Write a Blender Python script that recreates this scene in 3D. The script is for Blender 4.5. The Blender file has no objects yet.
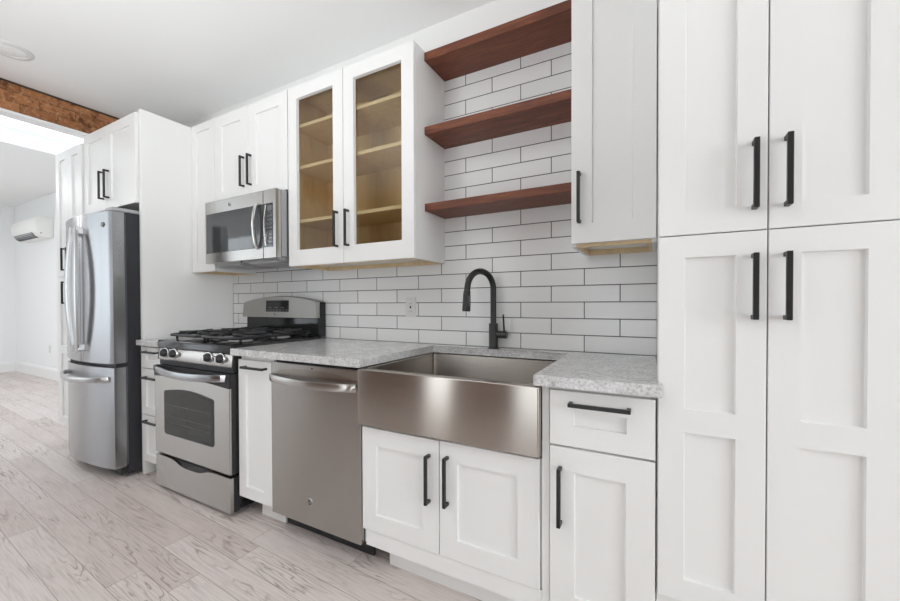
import bpy, bmesh, math, random
from mathutils import Vector, Matrix, noise as mnoise
random.seed(7)
S = bpy.context.scene
COL = S.collection

# ------------------------------------------------------------------ camera
YAW, PITCH, ROLL = .516879, -.011767, -.003258
CAM = Vector((-.00125, -1.99027, 1.13926))
FPX, CX, CY = 395.1045, -17.98, 7.68
cy_, sy_, cp_, sp_, cr_, sr_ = math.cos(YAW), math.sin(YAW), math.cos(PITCH), math.sin(PITCH), math.cos(ROLL), math.sin(ROLL)
right = Vector((cy_, sy_, 0)); fwd = Vector((-sy_*cp_, cy_*cp_, sp_)); up = right.cross(fwd)
r2 = right*cr_ + up*sr_; u2 = -right*sr_ + up*cr_
cd = bpy.data.cameras.new('camera'); cam = bpy.data.objects.new('camera', cd); COL.objects.link(cam)
cam.matrix_world = Matrix(((r2.x, u2.x, -fwd.x, CAM.x), (r2.y, u2.y, -fwd.y, CAM.y), (r2.z, u2.z, -fwd.z, CAM.z), (0, 0, 0, 1)))
cd.sensor_width = 36; cd.lens = FPX*36/900; cd.shift_x = -CX/900; cd.shift_y = CY/900; cd.clip_start = .02
S.camera = cam

# ------------------------------------------------------------------ world, lights, exposure
W = bpy.data.worlds.new('sky'); S.world = W; W.use_nodes = True
bgn = W.node_tree.nodes['Background']; bgn.inputs[0].default_value = (.86, .93, 1, 1); bgn.inputs[1].default_value = 2.3
S.view_settings.view_transform = 'Standard'; S.view_settings.look = 'None'
S.view_settings.exposure = -.02; S.view_settings.gamma = 1; S.view_settings.use_curve_mapping = False
S.cycles.max_bounces = 12; S.cycles.diffuse_bounces = 6; S.cycles.glossy_bounces = 5; S.cycles.transparent_max_bounces = 12
S.cycles.sample_clamp_indirect = 6

def area(name, loc, target, sx, sy, power, col=(1, 1, 1)):
    l = bpy.data.lights.new(name, 'AREA'); l.shape = 'RECTANGLE'; l.size = sx; l.size_y = sy; l.energy = power; l.color = col
    o = bpy.data.objects.new(name, l); COL.objects.link(o); o.location = loc
    o.rotation_euler = (Vector(target)-Vector(loc)).to_track_quat('-Z', 'Y').to_euler(); return o
# added fills, and unseen windows placed for their light, behind and beside the camera, and in the far room
area('window_light_right', (4.76, -2.45, 1.6), (-1, -.6, 1.7), 1.4, 1.9, 84, (.96, .985, 1))
area('window_light_corner', (2.9, -3.46, 1.6), (-1, -.3, 1.8), 1.6, 1.9, 24, (.96, .985, 1))  # added fill from the unseen front right, brightens faces turned right
area('window_light_front', (-.52, -3.46, 1.2), (-.52, 0, 1.2), .6, 2.1, 4.5, (1, .985, .97))
area('window_light_door', (-2.12, -3.46, 1.2), (-2.12, 0, 1.2), .5, 2.1, 6, (1, .985, .97))
area('far_room_lamp_light', (-7.4, -1.9, 2.79), (-7.4, -1.9, 0), 1.2, 1.2, 28, (1, 1, 1))  # added fill without a fixture, lifts the dark far room
area('window_light_far', (-6.6, -3.46, 1.5), (-6.6, 0, 1.4), 2.6, 1.8, 12, (.98, .99, 1))
# added unseen fill turned up behind the camera, to brighten the ceiling
fl = area('bounce_flash', (-1.6, -2.75, 1.3), (-1.7, -2.35, 2.74), .8, .6, 40, (.93, .98, 1)); fl.data.spread = math.radians(145)

# ------------------------------------------------------------------ helpers
WPOS = {}
def link(name, me, parent=None, loc=(0, 0, 0)):
    o = bpy.data.objects.new(name, me); COL.objects.link(o)
    L = Vector(loc); WPOS[o.name] = L
    if parent is not None:
        o.parent = parent; o.location = L - WPOS[parent.name]
    else: o.location = L
    return o
def tag(o, label, cat, group=None):
    o['label'] = label; o['category'] = cat
    if group: o['group'] = group
    return o
def thing(name, loc, label, cat, group=None):
    o = link(name, None, None, loc); o.empty_display_size = .1
    return tag(o, label, cat, group)
def obj(name, bm, mat, parent=None, smooth=False, mats=None):
    """link bm (world coordinates) as one mesh whose origin is its own base centre"""
    bmesh.ops.recalc_face_normals(bm, faces=bm.faces[:])
    xs = [v.co.x for v in bm.verts]; ys = [v.co.y for v in bm.verts]; zs = [v.co.z for v in bm.verts]
    c = Vector(((min(xs)+max(xs))/2, (min(ys)+max(ys))/2, min(zs)))
    for v in bm.verts: v.co -= c
    me = bpy.data.meshes.new(name); bm.to_mesh(me); bm.free()
    for m in (mats or [mat]): me.materials.append(m)
    if smooth:
        for p in me.polygons: p.use_smooth = True
        if smooth != 'all':
            me.set_sharp_from_angle(angle=math.radians(35))
    return link(name, me, parent, c)
def struct(name, bm, mat, parent=None):
    o = obj(name, bm, mat, parent)
    if parent is None: o['kind'] = 'structure'
    return o
def NB(): return bmesh.new()
def box(bm, x0, x1, y0, y1, z0, z1, bev=0, seg=1, mi=0):
    vs = [bm.verts.new(p) for p in ((x0,y0,z0),(x1,y0,z0),(x1,y1,z0),(x0,y1,z0),(x0,y0,z1),(x1,y0,z1),(x1,y1,z1),(x0,y1,z1))]
    fs = [bm.faces.new([vs[i] for i in f]) for f in ((3,2,1,0),(4,5,6,7),(0,1,5,4),(1,2,6,5),(2,3,7,6),(3,0,4,7))]
    for f in fs: f.material_index = mi
    if bev:
        es = list({e for f in fs for e in f.edges})
        bmesh.ops.bevel(bm, geom=es, offset=bev, segments=seg, profile=.6, affect='EDGES')
    return bm
def prism(bm, pts, axis, a0, a1, bev=0, seg=2, mi=0):
    """polygon pts (2d) extruded along axis: 'x' pts=(y,z), 'y' pts=(x,z), 'z' pts=(x,y)"""
    def P(p, a): return (a, p[0], p[1]) if axis == 'x' else (p[0], a, p[1]) if axis == 'y' else (p[0], p[1], a)
    A = [bm.verts.new(P(p, a0)) for p in pts]; B = [bm.verts.new(P(p, a1)) for p in pts]
    n = len(pts); fs = [bm.faces.new(A[::-1]), bm.faces.new(B)]
    caps = list(fs)
    for i in range(n): fs.append(bm.faces.new((A[i], A[(i+1) % n], B[(i+1) % n], B[i])))
    for f in fs: f.material_index = mi
    if bev:
        es = list({e for f in caps for e in f.edges})
        bmesh.ops.bevel(bm, geom=es, offset=bev, segments=seg, profile=.6, affect='EDGES')
    return bm
def tube(bm, pts, rad, n=12, cap=True, flat=None, mi=0):
    """swept tube; rad number or list; flat=(sa,sb) scales the section along the two frame axes"""
    pts = [Vector(p) for p in pts]; N = len(pts)
    rad = rad if isinstance(rad, (list, tuple)) else [rad]*N
    t0 = (pts[1]-pts[0]).normalized()
    a = Vector((0, 0, 1)) if abs(t0.z) < .9 else Vector((0, 1, 0))
    nrm = (a - t0*a.dot(t0)).normalized(); rings = []
    for i, p in enumerate(pts):
        t = (pts[min(i+1, N-1)]-pts[max(i-1, 0)]).normalized()
        nrm = (nrm - t*nrm.dot(t)).normalized(); b = t.cross(nrm)
        sa, sb = flat or (1, 1)
        rings.append([bm.verts.new(p + nrm*math.cos(2*math.pi*k/n)*rad[i]*sa + b*math.sin(2*math.pi*k/n)*rad[i]*sb) for k in range(n)])
    for i in range(N-1):
        for k in range(n):
            f = bm.faces.new((rings[i][k], rings[i][(k+1) % n], rings[i+1][(k+1) % n], rings[i+1][k])); f.material_index = mi
    if cap:
        bm.faces.new(rings[0][::-1]).material_index = mi; bm.faces.new(rings[-1]).material_index = mi
    return bm
def lathe(bm, prof, c, axis='z', n=32, mi=0):
    """prof list of (r,h); revolve about axis through c. axis '-y' points toward the camera side"""
    c = Vector(c); rings = []
    for r, h in prof:
        ring = []
        for k in range(n):
            a = 2*math.pi*k/n; p = (r*math.cos(a), r*math.sin(a))
            if axis == 'z': v = c+Vector((p[0], p[1], h))
            elif axis == '-y': v = c+Vector((p[0], -h, p[1]))
            else: v = c+Vector((h, p[0], p[1]))
            ring.append(bm.verts.new(v))
        rings.append(ring)
    for i in range(len(prof)-1):
        for k in range(n):
            bm.faces.new((rings[i][k], rings[i][(k+1) % n], rings[i+1][(k+1) % n], rings[i+1][k])).material_index = mi
    bm.faces.new(rings[0][::-1]).material_index = mi; bm.faces.new(rings[-1]).material_index = mi
    return bm
def strip_bar(bm, pts, w, t, up=(1, 0, 0), mi=0):
    """rectangular section swept along pts; w along 'up'-ish axis, t along the other"""
    pts = [Vector(p) for p in pts]; N = len(pts); U = Vector(up); rings = []
    for i, p in enumerate(pts):
        d = (pts[min(i+1, N-1)]-pts[max(i-1, 0)]).normalized()
        u = (U-d*U.dot(d)).normalized(); b = d.cross(u)
        ww = w[i] if isinstance(w, (list, tuple)) else w
        q = .25
        sec = [(-1+q, -1), (1-q, -1), (1, -1+q), (1, 1-q), (1-q, 1), (-1+q, 1), (-1, 1-q), (-1, -1+q)]
        rings.append([bm.verts.new(p+u*ww/2*s+b*t/2*r) for s, r in sec])
    for i in range(N-1):
        for k in range(8):
            bm.faces.new((rings[i][k], rings[i][(k+1) % 8], rings[i+1][(k+1) % 8], rings[i+1][k])).material_index = mi
    bm.faces.new(rings[0][::-1]); bm.faces.new(rings[-1])
    return bm
def quad(bm, a, b, c, d): return bm.faces.new([bm.verts.new(p) for p in (a, b, c, d)])

# ------------------------------------------------------------------ materials
def mat(name, col=(.8, .8, .8), rough=.5, metal=0, spec=.5, **kw):
    m = bpy.data.materials.new(name); m.use_nodes = True
    b = m.node_tree.nodes['Principled BSDF']
    b.inputs['Base Color'].default_value = (*col, 1); b.inputs['Roughness'].default_value = rough
    b.inputs['Metallic'].default_value = metal; b.inputs['Specular IOR Level'].default_value = spec
    for k, v in kw.items(): b.inputs[k.replace('_', ' ')].default_value = v
    return m
class NT:
    def __init__(s, m): s.t = m.node_tree; s.b = s.t.nodes['Principled BSDF']
    def n(s, typ, **kw):
        x = s.t.nodes.new(typ)
        for k, v in kw.items(): setattr(x, k, v)
        return x
    def l(s, a, b): s.t.links.new(a, b)
    def pos(s): return s.n('ShaderNodeNewGeometry').outputs['Position']
    def math(s, op, a, b=None, c=None):
        x = s.n('ShaderNodeMath', operation=op)
        for i, v in enumerate((a, b, c)):
            if v is None: continue
            if isinstance(v, (int, float)): x.inputs[i].default_value = v
            else: s.l(v, x.inputs[i])
        return x.outputs[0]
    def sep(s, v):
        x = s.n('ShaderNodeSeparateXYZ'); s.l(v, x.inputs[0]); return x.outputs
    def comb(s, a, b, c):
        x = s.n('ShaderNodeCombineXYZ')
        for i, v in enumerate((a, b, c)):
            if isinstance(v, (int, float)): x.inputs[i].default_value = v
            else: s.l(v, x.inputs[i])
        return x.outputs[0]
    def noise(s, vec, scale, detail=4, rough=.55, dist=0):
        x = s.n('ShaderNodeTexNoise'); s.l(vec, x.inputs['Vector'])
        x.inputs['Scale'].default_value = scale; x.inputs['Detail'].default_value = detail
        x.inputs['Roughness'].default_value = rough; x.inputs['Distortion'].default_value = dist
        return x.outputs['Fac']
    def ramp(s, fac, stops):
        x = s.n('ShaderNodeValToRGB'); s.l(fac, x.inputs[0]); e = x.color_ramp.elements
        while len(e) < len(stops): e.new(.5)
        for i, (p, c) in enumerate(stops):
            e[i].position = p; e[i].color = (*c, 1) if len(c) == 3 else c
        return x.outputs[0]
    def mix(s, fac, a, b, mode='MIX'):
        x = s.n('ShaderNodeMix', data_type='RGBA', blend_type=mode)
        for i, v in ((0, fac), (6, a), (7, b)):
            if isinstance(v, (int, float)): x.inputs[i].default_value = v
            elif isinstance(v, tuple): x.inputs[i].default_value = (*v, 1)
            else: s.l(v, x.inputs[i])
        return x.outputs[2]
    def scale(s, v, sc):
        x = s.n('ShaderNodeVectorMath', operation='MULTIPLY'); s.l(v, x.inputs[0]); x.inputs[1].default_value = sc; return x.outputs[0]
    def bump(s, h, st=.3, d=.002):
        x = s.n('ShaderNodeBump'); x.inputs['Strength'].default_value = st; x.inputs['Distance'].default_value = d
        s.l(h, x.inputs['Height']); s.l(x.outputs[0], s.b.inputs['Normal']); return x

M = {}
M['white'] = mat('white cabinet paint', (.83, .83, .82), .36)
M['wall'] = mat('white wall paint', (.84, .84, .83), .6, spec=.3)
M['farwall'] = mat('cool white wall paint', (.85, .862, .865), .6, spec=.3)
M['ceil'] = mat('ceiling paint', (.88, .88, .875), .75, spec=.2)
M['trim'] = mat('trim paint', (.85, .85, .845), .4)
M['black'] = mat('black handle', (.013, .013, .013), .42)
M['faucet'] = mat('matte black faucet', (.012, .012, .012), .28, spec=.6)
M['enamel'] = mat('black enamel', (.012, .012, .014), .16, spec=.6)
M['iron'] = mat('cast iron', (.02, .02, .022), .33)
M['dark'] = mat('dark plastic', (.02, .02, .022), .45)
M['fridge_side'] = mat('charcoal fridge side', (.022, .023, .029), .45)
M['chrome'] = mat('bright metal', (.70, .70, .69), .2, 1)
M['plate'] = mat('white plastic', (.68, .68, .665), .35)
M['acw'] = mat('off white plastic', (.86, .86, .83), .4)
M['kick'] = mat('white toe kick', (.80, .80, .79), .5)
M['grey'] = mat('grey metal filter', (.45, .45, .46), .45, .2)
M['print'] = mat('grey print', (.13, .135, .145), .5)
M['rubber'] = mat('grey rubber', (.12, .12, .13), .7)
M['lens'] = mat('lamp diffuser', (.86, .86, .85), .35)

def steel(name, col, rough, axis):
    """brushed steel; axis = direction of the grain"""
    m = mat(name, col, rough, 1); k = NT(m)
    sc = {'x': (2, 9, 1), 'z': (9, 9, 2)}[axis]
    f = k.noise(k.scale(k.pos(), sc), 1.0, 3, .6)
    k.l(k.math('MULTIPLY_ADD', f, .02, rough-.01), k.b.inputs['Roughness'])
    k.l(k.mix(f, tuple(c*.99 for c in col), tuple(min(1, c*1.01) for c in col)), k.b.inputs['Base Color'])
    k.b.inputs['Anisotropic'].default_value = .97
    t = k.n('ShaderNodeTangent', direction_type='RADIAL', axis='Z')
    k.l(t.outputs[0], k.b.inputs['Tangent'])
    k.b.inputs['Anisotropic Rotation'].default_value = .25
    return m
M['steel'] = steel('brushed stainless', (.50, .485, .465), .27, 'x')
M['steel_sink'] = steel('brushed sink steel', (.43, .395, .36), .25, 'x')
M['steel_fridge'] = steel('brushed fridge steel', (.40, .405, .42), .27, 'x')

M['steel_dull'] = mat('satin stainless', (.40, .39, .37), .42, 1)
M['satin'] = mat('satin metal', (.56, .56, .56), .3, 1)
M['oven_rack'] = mat('dim oven rack', (.06, .06, .06), .4)
# dark glass
M['glass_dark'] = mat('dark oven glass', (.018, .019, .019), .06, spec=.4)
M['glass_mw'] = mat('microwave glass', (.05, .053, .055), .05, spec=1.0)
def clear_glass(name, tint, gl):
    m = bpy.data.materials.new(name); m.use_nodes = True; t = m.node_tree
    for n in list(t.nodes):
        if n.type != 'OUTPUT_MATERIAL': t.nodes.remove(n)
    tr = t.nodes.new('ShaderNodeBsdfTransparent'); tr.inputs[0].default_value = (*tint, 1)
    g = t.nodes.new('ShaderNodeBsdfGlossy'); g.inputs['Roughness'].default_value = .12
    mx = t.nodes.new('ShaderNodeMixShader'); mx.inputs[0].default_value = gl
    t.links.new(tr.outputs[0], mx.inputs[1]); t.links.new(g.outputs[0], mx.inputs[2])
    t.links.new(mx.outputs[0], t.nodes['Material Output'].inputs[0]); return m
M['pane'] = clear_glass('cabinet glass', (.88, .865, .81), .05)
M['winpane'] = clear_glass('window glass', (.97, .98, .98), .03)

# maple interior
def m_maple():
    m = mat('maple ply', (.6, .43, .24), .5); k = NT(m)
    f = k.noise(k.scale(k.pos(), (6, 6, 1.2)), 3, 5, .6, 1.5)
    k.l(k.ramp(f, [(.3, (.66, .50, .28)), (.7, (.78, .61, .38))]), k.b.inputs['Base Color']); return m
M['maple'] = m_maple()
M['maple_edge'] = mat('pale maple edge', (.80, .66, .45), .5)

def m_shelf():
    m = mat('red brown wood', (.2, .06, .03), .5); k = NT(m); p = k.pos()
    f = k.noise(k.scale(p, (2.0, 14, 16)), 2.2, 6, .62, 1.2)
    g = k.noise(k.scale(p, (4, 120, 120)), 1.5, 3, .6)
    big = k.noise(k.scale(p, (1.6, 5, 5)), 1.6, 3)
    c = k.ramp(f, [(.28, (.04, .010, .005)), (.5, (.155, .043, .016)), (.70, (.30, .098, .036))])
    c2 = k.mix(k.math('MULTIPLY', g, .5), c, (.09, .022, .012))
    c3 = k.mix(k.math('MULTIPLY', big, .45), c2, (.21, .052, .018))
    k.l(c3, k.b.inputs['Base Color']); k.bump(f, .12, .002); return m
M['shelf'] = m_shelf()

def m_granite():
    m = mat('grey granite', (.6, .6, .6), .18, spec=.5); k = NT(m); p = k.pos()
    a = k.noise(p, 7, 6, .7, 2.0); b = k.noise(p, 110, 5, .7); c = k.noise(p, 240, 3, .6)
    base = k.ramp(a, [(.32, (.36, .355, .36)), (.5, (.56, .555, .555)), (.66, (.78, .775, .77))])
    sp = k.ramp(b, [(.34, (.20, .20, .21)), (.46, (.58, .58, .58)), (.62, (.80, .79, .79))])
    r = k.mix(.55, base, sp)
    dk = k.ramp(c, [(.30, (0, 0, 0)), (.37, (1, 1, 1))])
    k.l(k.mix(.55, r, k.mix(1.0, r, dk, 'MULTIPLY')), k.b.inputs['Base Color']); return m
M['granite'] = m_granite()

def m_tile():
    m = mat('white subway tile', (.8, .8, .8), .2); k = NT(m); s = k.sep(k.pos())
    v = k.comb(k.math('ADD', s[0], .916+.154+30.8), k.math('SUBTRACT', s[2], .906-.794), 0)
    br = k.n('ShaderNodeTexBrick'); k.l(v, br.inputs['Vector']); br.offset = .5; br.offset_frequency = 2
    for nm, val in (('Scale', 1), ('Brick Width', .308), ('Row Height', .0794), ('Mortar Size', .0022), ('Mortar Smooth', .1), ('Bias', 0)): br.inputs[nm].default_value = val
    br.inputs['Color1'].default_value = (.84, .84, .835, 1); br.inputs['Color2'].default_value = (.79, .79, .785, 1); br.inputs['Mortar'].default_value = (.085, .085, .09, 1)
    k.l(br.outputs['Color'], k.b.inputs['Base Color'])
    k.l(k.math('MULTIPLY_ADD', br.outputs['Fac'], .5, .2), k.b.inputs['Roughness'])
    b2 = k.bump(k.math('SUBTRACT', 1, br.outputs['Fac']), .6, .0015); return m
M['tile'] = m_tile()

def m_brick(name='old red brick', dk=1.0):
    m = mat(name, (.4, .2, .1), .85, spec=.2); k = NT(m); p = k.pos(); s = k.sep(p)
    w = k.noise(p, 11, 3); 
    zz = k.math('ADD', s[2], k.math('MULTIPLY_ADD', w, .02, -.01))
    v = k.comb(k.math('ADD', k.math('ADD', s[0], s[1]), 20), k.math('SUBTRACT', zz, 2.53-.71), 0)
    br = k.n('ShaderNodeTexBrick'); k.l(v, br.inputs['Vector']); br.offset = .5
    for nm, val in (('Scale', 1), ('Brick Width', .21), ('Row Height', .071), ('Mortar Size', .005), ('Mortar Smooth', .6), ('Bias', -.1)): br.inputs[nm].default_value = val
    br.inputs['Color1'].default_value = (.40*dk, .175*dk, .075*dk, 1); br.inputs['Color2'].default_value = (.29*dk, .12*dk, .052*dk, 1); br.inputs['Mortar'].default_value = (.20*dk, .095*dk, .048*dk, 1)
    f = k.noise(p, 42, 6, .7); g = k.noise(p, 14, 4, .6)
    c = k.mix(k.ramp(f, [(.5, (0, 0, 0)), (.72, (1, 1, 1))]), br.outputs['Color'], (.52*dk, .31*dk, .17*dk))
    c = k.mix(k.ramp(g, [(.33, (1, 1, 1)), (.48, (0, 0, 0))]), c, (.13*dk, .05*dk, .025*dk))
    k.l(c, k.b.inputs['Base Color'])
    h = k.math('SUBTRACT', f, br.outputs['Fac']); k.bump(h, .7, .008); return m
M['brick'] = m_brick(); M['brick_dark'] = m_brick('dark brick', .45)

def m_floor():
    m = mat('grey oak planks', (.5, .45, .42), .42, spec=.35); k = NT(m); s = k.sep(k.pos())
    yy = k.math('ADD', s[1], k.math('MULTIPLY_ADD', s[0], .055, .11))        # planks run 3 degrees off the wall
    r = k.math('DIVIDE', k.math('ADD', yy, 1.393+12.5), .125)
    row = k.math('FLOOR', r); fr = k.math('FRACT', r)
    wn = k.n('ShaderNodeTexWhiteNoise', noise_dimensions='1D'); k.l(row, wn.inputs['W'])
    xx = k.math('DIVIDE', k.math('ADD', s[0], k.math('MULTIPLY_ADD', wn.outputs[0], 3.1, 20.)), 1.22)
    colm = k.math('FLOOR', xx); fx = k.math('FRACT', xx)
    wn2 = k.n('ShaderNodeTexWhiteNoise', noise_dimensions='2D'); k.l(k.comb(row, colm, 0), wn2.inputs['Vector'])
    idv = wn2.outputs['Value']
    gv = k.comb(k.math('MULTIPLY', s[0], .8), k.math('MULTIPLY', yy, 8.0), k.math('MULTIPLY', idv, 37.0))
    ga = k.noise(gv, 1.5, 3, .5, .6)
    rings = k.math('FRACT', k.math('MULTIPLY', ga, 13.0))
    rings = k.math('ABSOLUTE', k.math('MULTIPLY_ADD', rings, 2, -1))
    fine = k.noise(k.comb(k.math('MULTIPLY', s[0], 5.0), k.math('MULTIPLY', yy, 120.0), k.math('MULTIPLY', idv, 11.0)), 1.4, 4, .6)
    blot = k.noise(k.comb(s[0], k.math('MULTIPLY', yy, 2.5), k.math('MULTIPLY', idv, 5.0)), 2.2, 3, .5)
    base = k.ramp(idv, [(0, (.62, .535, .50)), (.45, (.69, .615, .585)), (1, (.73, .66, .635))])
    c = k.mix(k.math('MULTIPLY', k.ramp(rings, [(.62, (0, 0, 0)), (1, (1, 1, 1))]), k.math('MULTIPLY', k.ramp(blot, [(.48, (0, 0, 0)), (.64, (1, 1, 1))]), .75)), base, (.25, .185, .155))
    c = k.mix(k.math('MULTIPLY', k.ramp(fine, [(.42, (0, 0, 0)), (.7, (1, 1, 1))]), .35), c, (.30, .245, .215))
    c = k.mix(k.math('MULTIPLY', k.ramp(blot, [(.30, (1, 1, 1)), (.46, (0, 0, 0))]), .35), c, (.72, .67, .645))
    ey = k.math('MINIMUM', fr, k.math('SUBTRACT', 1, fr)); ey = k.math('MULTIPLY', ey, .125)
    ex = k.math('MULTIPLY', k.math('MINIMUM', fx, k.math('SUBTRACT', 1, fx)), 1.22)
    e = k.math('MINIMUM', ex, ey)
    seam = k.math('LESS_THAN', e, .0013)
    k.l(k.mix(k.math('MULTIPLY', seam, .62), c, (.16, .12, .10)), k.b.inputs['Base Color'])
    k.bump(k.math('MULTIPLY_ADD', seam, -1, k.math('MULTIPLY', fine, .2)), .25, .001)
    return m
M['floor'] = m_floor()

# ------------------------------------------------------------------ the room
ZC, ZF = 2.74, 2.82                        # kitchen and far-room ceilings
XR, YF, XO, XL = 4.6, -3.3, -4.03, -9.58   # right wall, front wall, header, far wall
struct('floor', box(NB(), XL-.1, XR+.1, YF-.1, .5, -.05, 0), M['floor'])
struct('ceiling', box(NB(), XO-.09, XR+.1, YF-.1, .12, ZC, ZC+.12), M['ceil'])
wb = struct('wall_back', box(NB(), -4.25, XR+.1, .009, .12, 0, ZC), M['wall'])
o = obj('tile_backsplash', box(NB(), -2.985, -.001, 0, .009, .86, 2.43), M['tile'], wb)
def holed_wall(name, axis, c0, c1, a0, a1, z1, holes, m):
    """wall slab with rectangular holes (a,b,zl,zh)"""
    bm = NB()
    def bx(a, b, zl, zh):
        if b-a < 1e-4 or zh-zl < 1e-4: return
        if axis == 'y': box(bm, a, b, c0, c1, zl, zh)
        else: box(bm, c0, c1, a, b, zl, zh)
    cur = a0
    for a, b, zl, zh in sorted(holes):
        bx(cur, a, 0, z1); bx(a, b, 0, zl); bx(a, b, zh, z1); cur = b
    bx(cur, a1, 0, z1)
    return struct(name, bm, m)
holed_wall('wall_front', 'y', YF-.12, YF, XO-.09, XR+.1, ZC, [(-2.4, -1.85, .12, 2.3), (-.9, -.15, .12, 2.3), (2.05, 3.75, .6, 2.6)], M['brick_dark'])
holed_wall('wall_front_far', 'y', YF-.12, YF, XL-.1, XO-.09, ZF, [(-7.9, -5.3, .6, 2.4)], M['farwall'])
holed_wall('wall_right', 'x', XR, XR+.12, YF-.1, .12, ZC, [(-3.15, -1.5, .6, 2.6)], M['wall'])
struct('wall_left', box(NB(), XL-.1, XL, YF-.1, .5, 0, ZF), M['farwall'])
struct('wall_back_far', box(NB(), XL-.1, -4.25, .38, .5, 0, ZF), M['farwall'])
struct('wall_return', box(NB(), -4.37, -4.25, .009, .5, 0, ZF), M['farwall'])
# far-room ceiling with a skylight well
SX0, SX1, SY0, SY1 = -5.86, -4.25, -2.6, .36
bm = NB()
box(bm, XL-.1, SX0, YF-.1, .5, ZF, ZF+.12); box(bm, SX1, XO-.09, YF-.1, .5, ZF, ZF+.12)
box(bm, SX0, SX1, YF-.1, SY0, ZF, ZF+.12); box(bm, SX0, SX1, SY1, .5, ZF, ZF+.12)
struct('ceiling_far', bm, M['ceil'])
def window(n, axis, c, a0, a1, z0, z1, mull):
    """frame and panes; plane at c on axis"""
    bm = NB(); w = .05
    def bx(B, a, b, zl, zh, d0, d1):
        if axis == 'y': box(B, a, b, c+d0, c+d1, zl, zh)
        elif axis == 'x': box(B, c+d0, c+d1, a, b, zl, zh)
    bx(bm, a0, a0+w, z0, z1, -.03, .03); bx(bm, a1-w, a1, z0, z1, -.03, .03); bx(bm, a0+w, a1-w, z0, z0+w, -.03, .03); bx(bm, a0+w, a1-w, z1-w, z1, -.03, .03)
    for t in mull:
        x = a0+(a1-a0)*t; bx(bm, x-.025, x+.025, z0+w, z1-w, -.029, .029)
    zm = (z0+z1)/2; bx(bm, a0+w, a1-w, zm-.02, zm+.02, -.028, .028)
    f = struct('window_%d' % n, bm, M['trim'])
    p = NB(); bx(p, a0+w, a1-w, z0+w, z1-w, -.004, .004); obj('window_pane', p, M['winpane'], f)
window(1, 'y', YF-.06, -.9, -.15, .12, 2.3, [])
window(6, 'y', YF-.06, 2.05, 3.75, .6, 2.6, [.5])  # made-up opening for the added corner fill
window(2, 'y', YF-.06, -2.4, -1.85, .12, 2.3, [])
window(3, 'x', XR+.06, -3.15, -1.5, .6, 2.6, [.5])
window(4, 'y', YF-.06, -7.9, -5.3, .6, 2.4, [.33, .67])
bm = NB(); f_ = .06; zt_ = ZF+.1205
box(bm, SX0-f_, SX0, SY0-f_, SY1+f_, zt_, zt_+.06); box(bm, SX1, SX1+f_, SY0-f_, SY1+f_, zt_, zt_+.06)
box(bm, SX0, SX1, SY0-f_, SY0, zt_, zt_+.06); box(bm, SX0, SX1, SY1, SY1+f_, zt_, zt_+.06)
w5 = struct('window_5', bm, M['trim'])
obj('window_pane', box(NB(), SX0, SX1, SY0, SY1, zt_+.03, zt_+.04), M['winpane'], w5)
# brick header over the opening, white board under it
struct('wall_header', box(NB(), XO-.09, XO, YF, .009, 2.53, ZC), M['brick'])
struct('trim_1', box(NB(), XO-.095, XO+.008, YF, .009, 2.508, 2.53, .002), M['trim'])
struct('trim_2', box(NB(), XO-.006, XO+.008, YF, .009, ZC-.012, ZC), mat('dark joint', (.05, .035, .025), .8))
struct('baseboard_back', prism(NB(), [(.38, 0), (.362, 0), (.362, .14), (.368, .155), (.372, .17), (.38, .175)], 'x', XL, -4.37), M['trim'])
struct('baseboard_left', prism(NB(), [(XL, 0), (XL+.018, 0), (XL+.018, .14), (XL+.012, .155), (XL+.008, .17), (XL, .175)], 'y', YF, .362), M['trim'])
struct('baseboard_right', box(NB(), XR-.016, XR, YF+.016, .0, 0, .14), M['trim'])

# ------------------------------------------------------------------ cabinet kit
ST = .0635
def shaker(x0, x1, z0, z1, yf, t=.019, st=ST, panels=None, rec=.011, glass=False, top=None, sides=None):
    """one shaker front facing -y: flat frame, recessed panel(s), eased outer edge"""
    bm = NB(); c = .0016
    if panels is None: panels = [(z0+st, z1-st)]
    sl = st if sides is None else sides
    pl, pr = x0+sl, x1-sl
    V = lambda x, y, z: bm.verts.new((x, y, z))
    def ring(a, b, zl, zh, y): return [V(a, y, zl), V(b, y, zl), V(b, y, zh), V(a, y, zh)]
    def join(A, B):
        for i in range(4): bm.faces.new((A[i], A[(i+1) % 4], B[(i+1) % 4], B[i]))
    Lb = ring(x0, x1, z0, z1, yf+t); L1 = ring(x0, x1, z0, z1, yf+c); L2 = ring(x0+c, x1-c, z0+c, z1-c, yf)
    join(Lb, L1); join(L1, L2)
    def fq(Y, a, b, zl, zh): quad(bm, (a, Y, zl), (b, Y, zl), (b, Y, zh), (a, Y, zh))
    def face(Y, X0, X1, Z0, Z1):
        fq(Y, X0, pl, Z0, Z1); fq(Y, pr, X1, Z0, Z1)
        cur = Z0
        for a, b in panels: fq(Y, pl, pr, cur, a); cur = b
        fq(Y, pl, pr, cur, Z1)
    face(yf, x0+c, x1-c, z0+c, z1-c)
    if glass: face(yf+t, x0, x1, z0, z1)
    else: bm.faces.new(Lb[::-1])
    for a, b in panels:
        A = ring(pl, pr, a, b, yf); B = ring(pl+.0022, pr-.0022, a+.0022, b-.0022, yf+(t if glass else rec))
        join(A, B)
        if not glass: bm.faces.new(B)
    return bm
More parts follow.
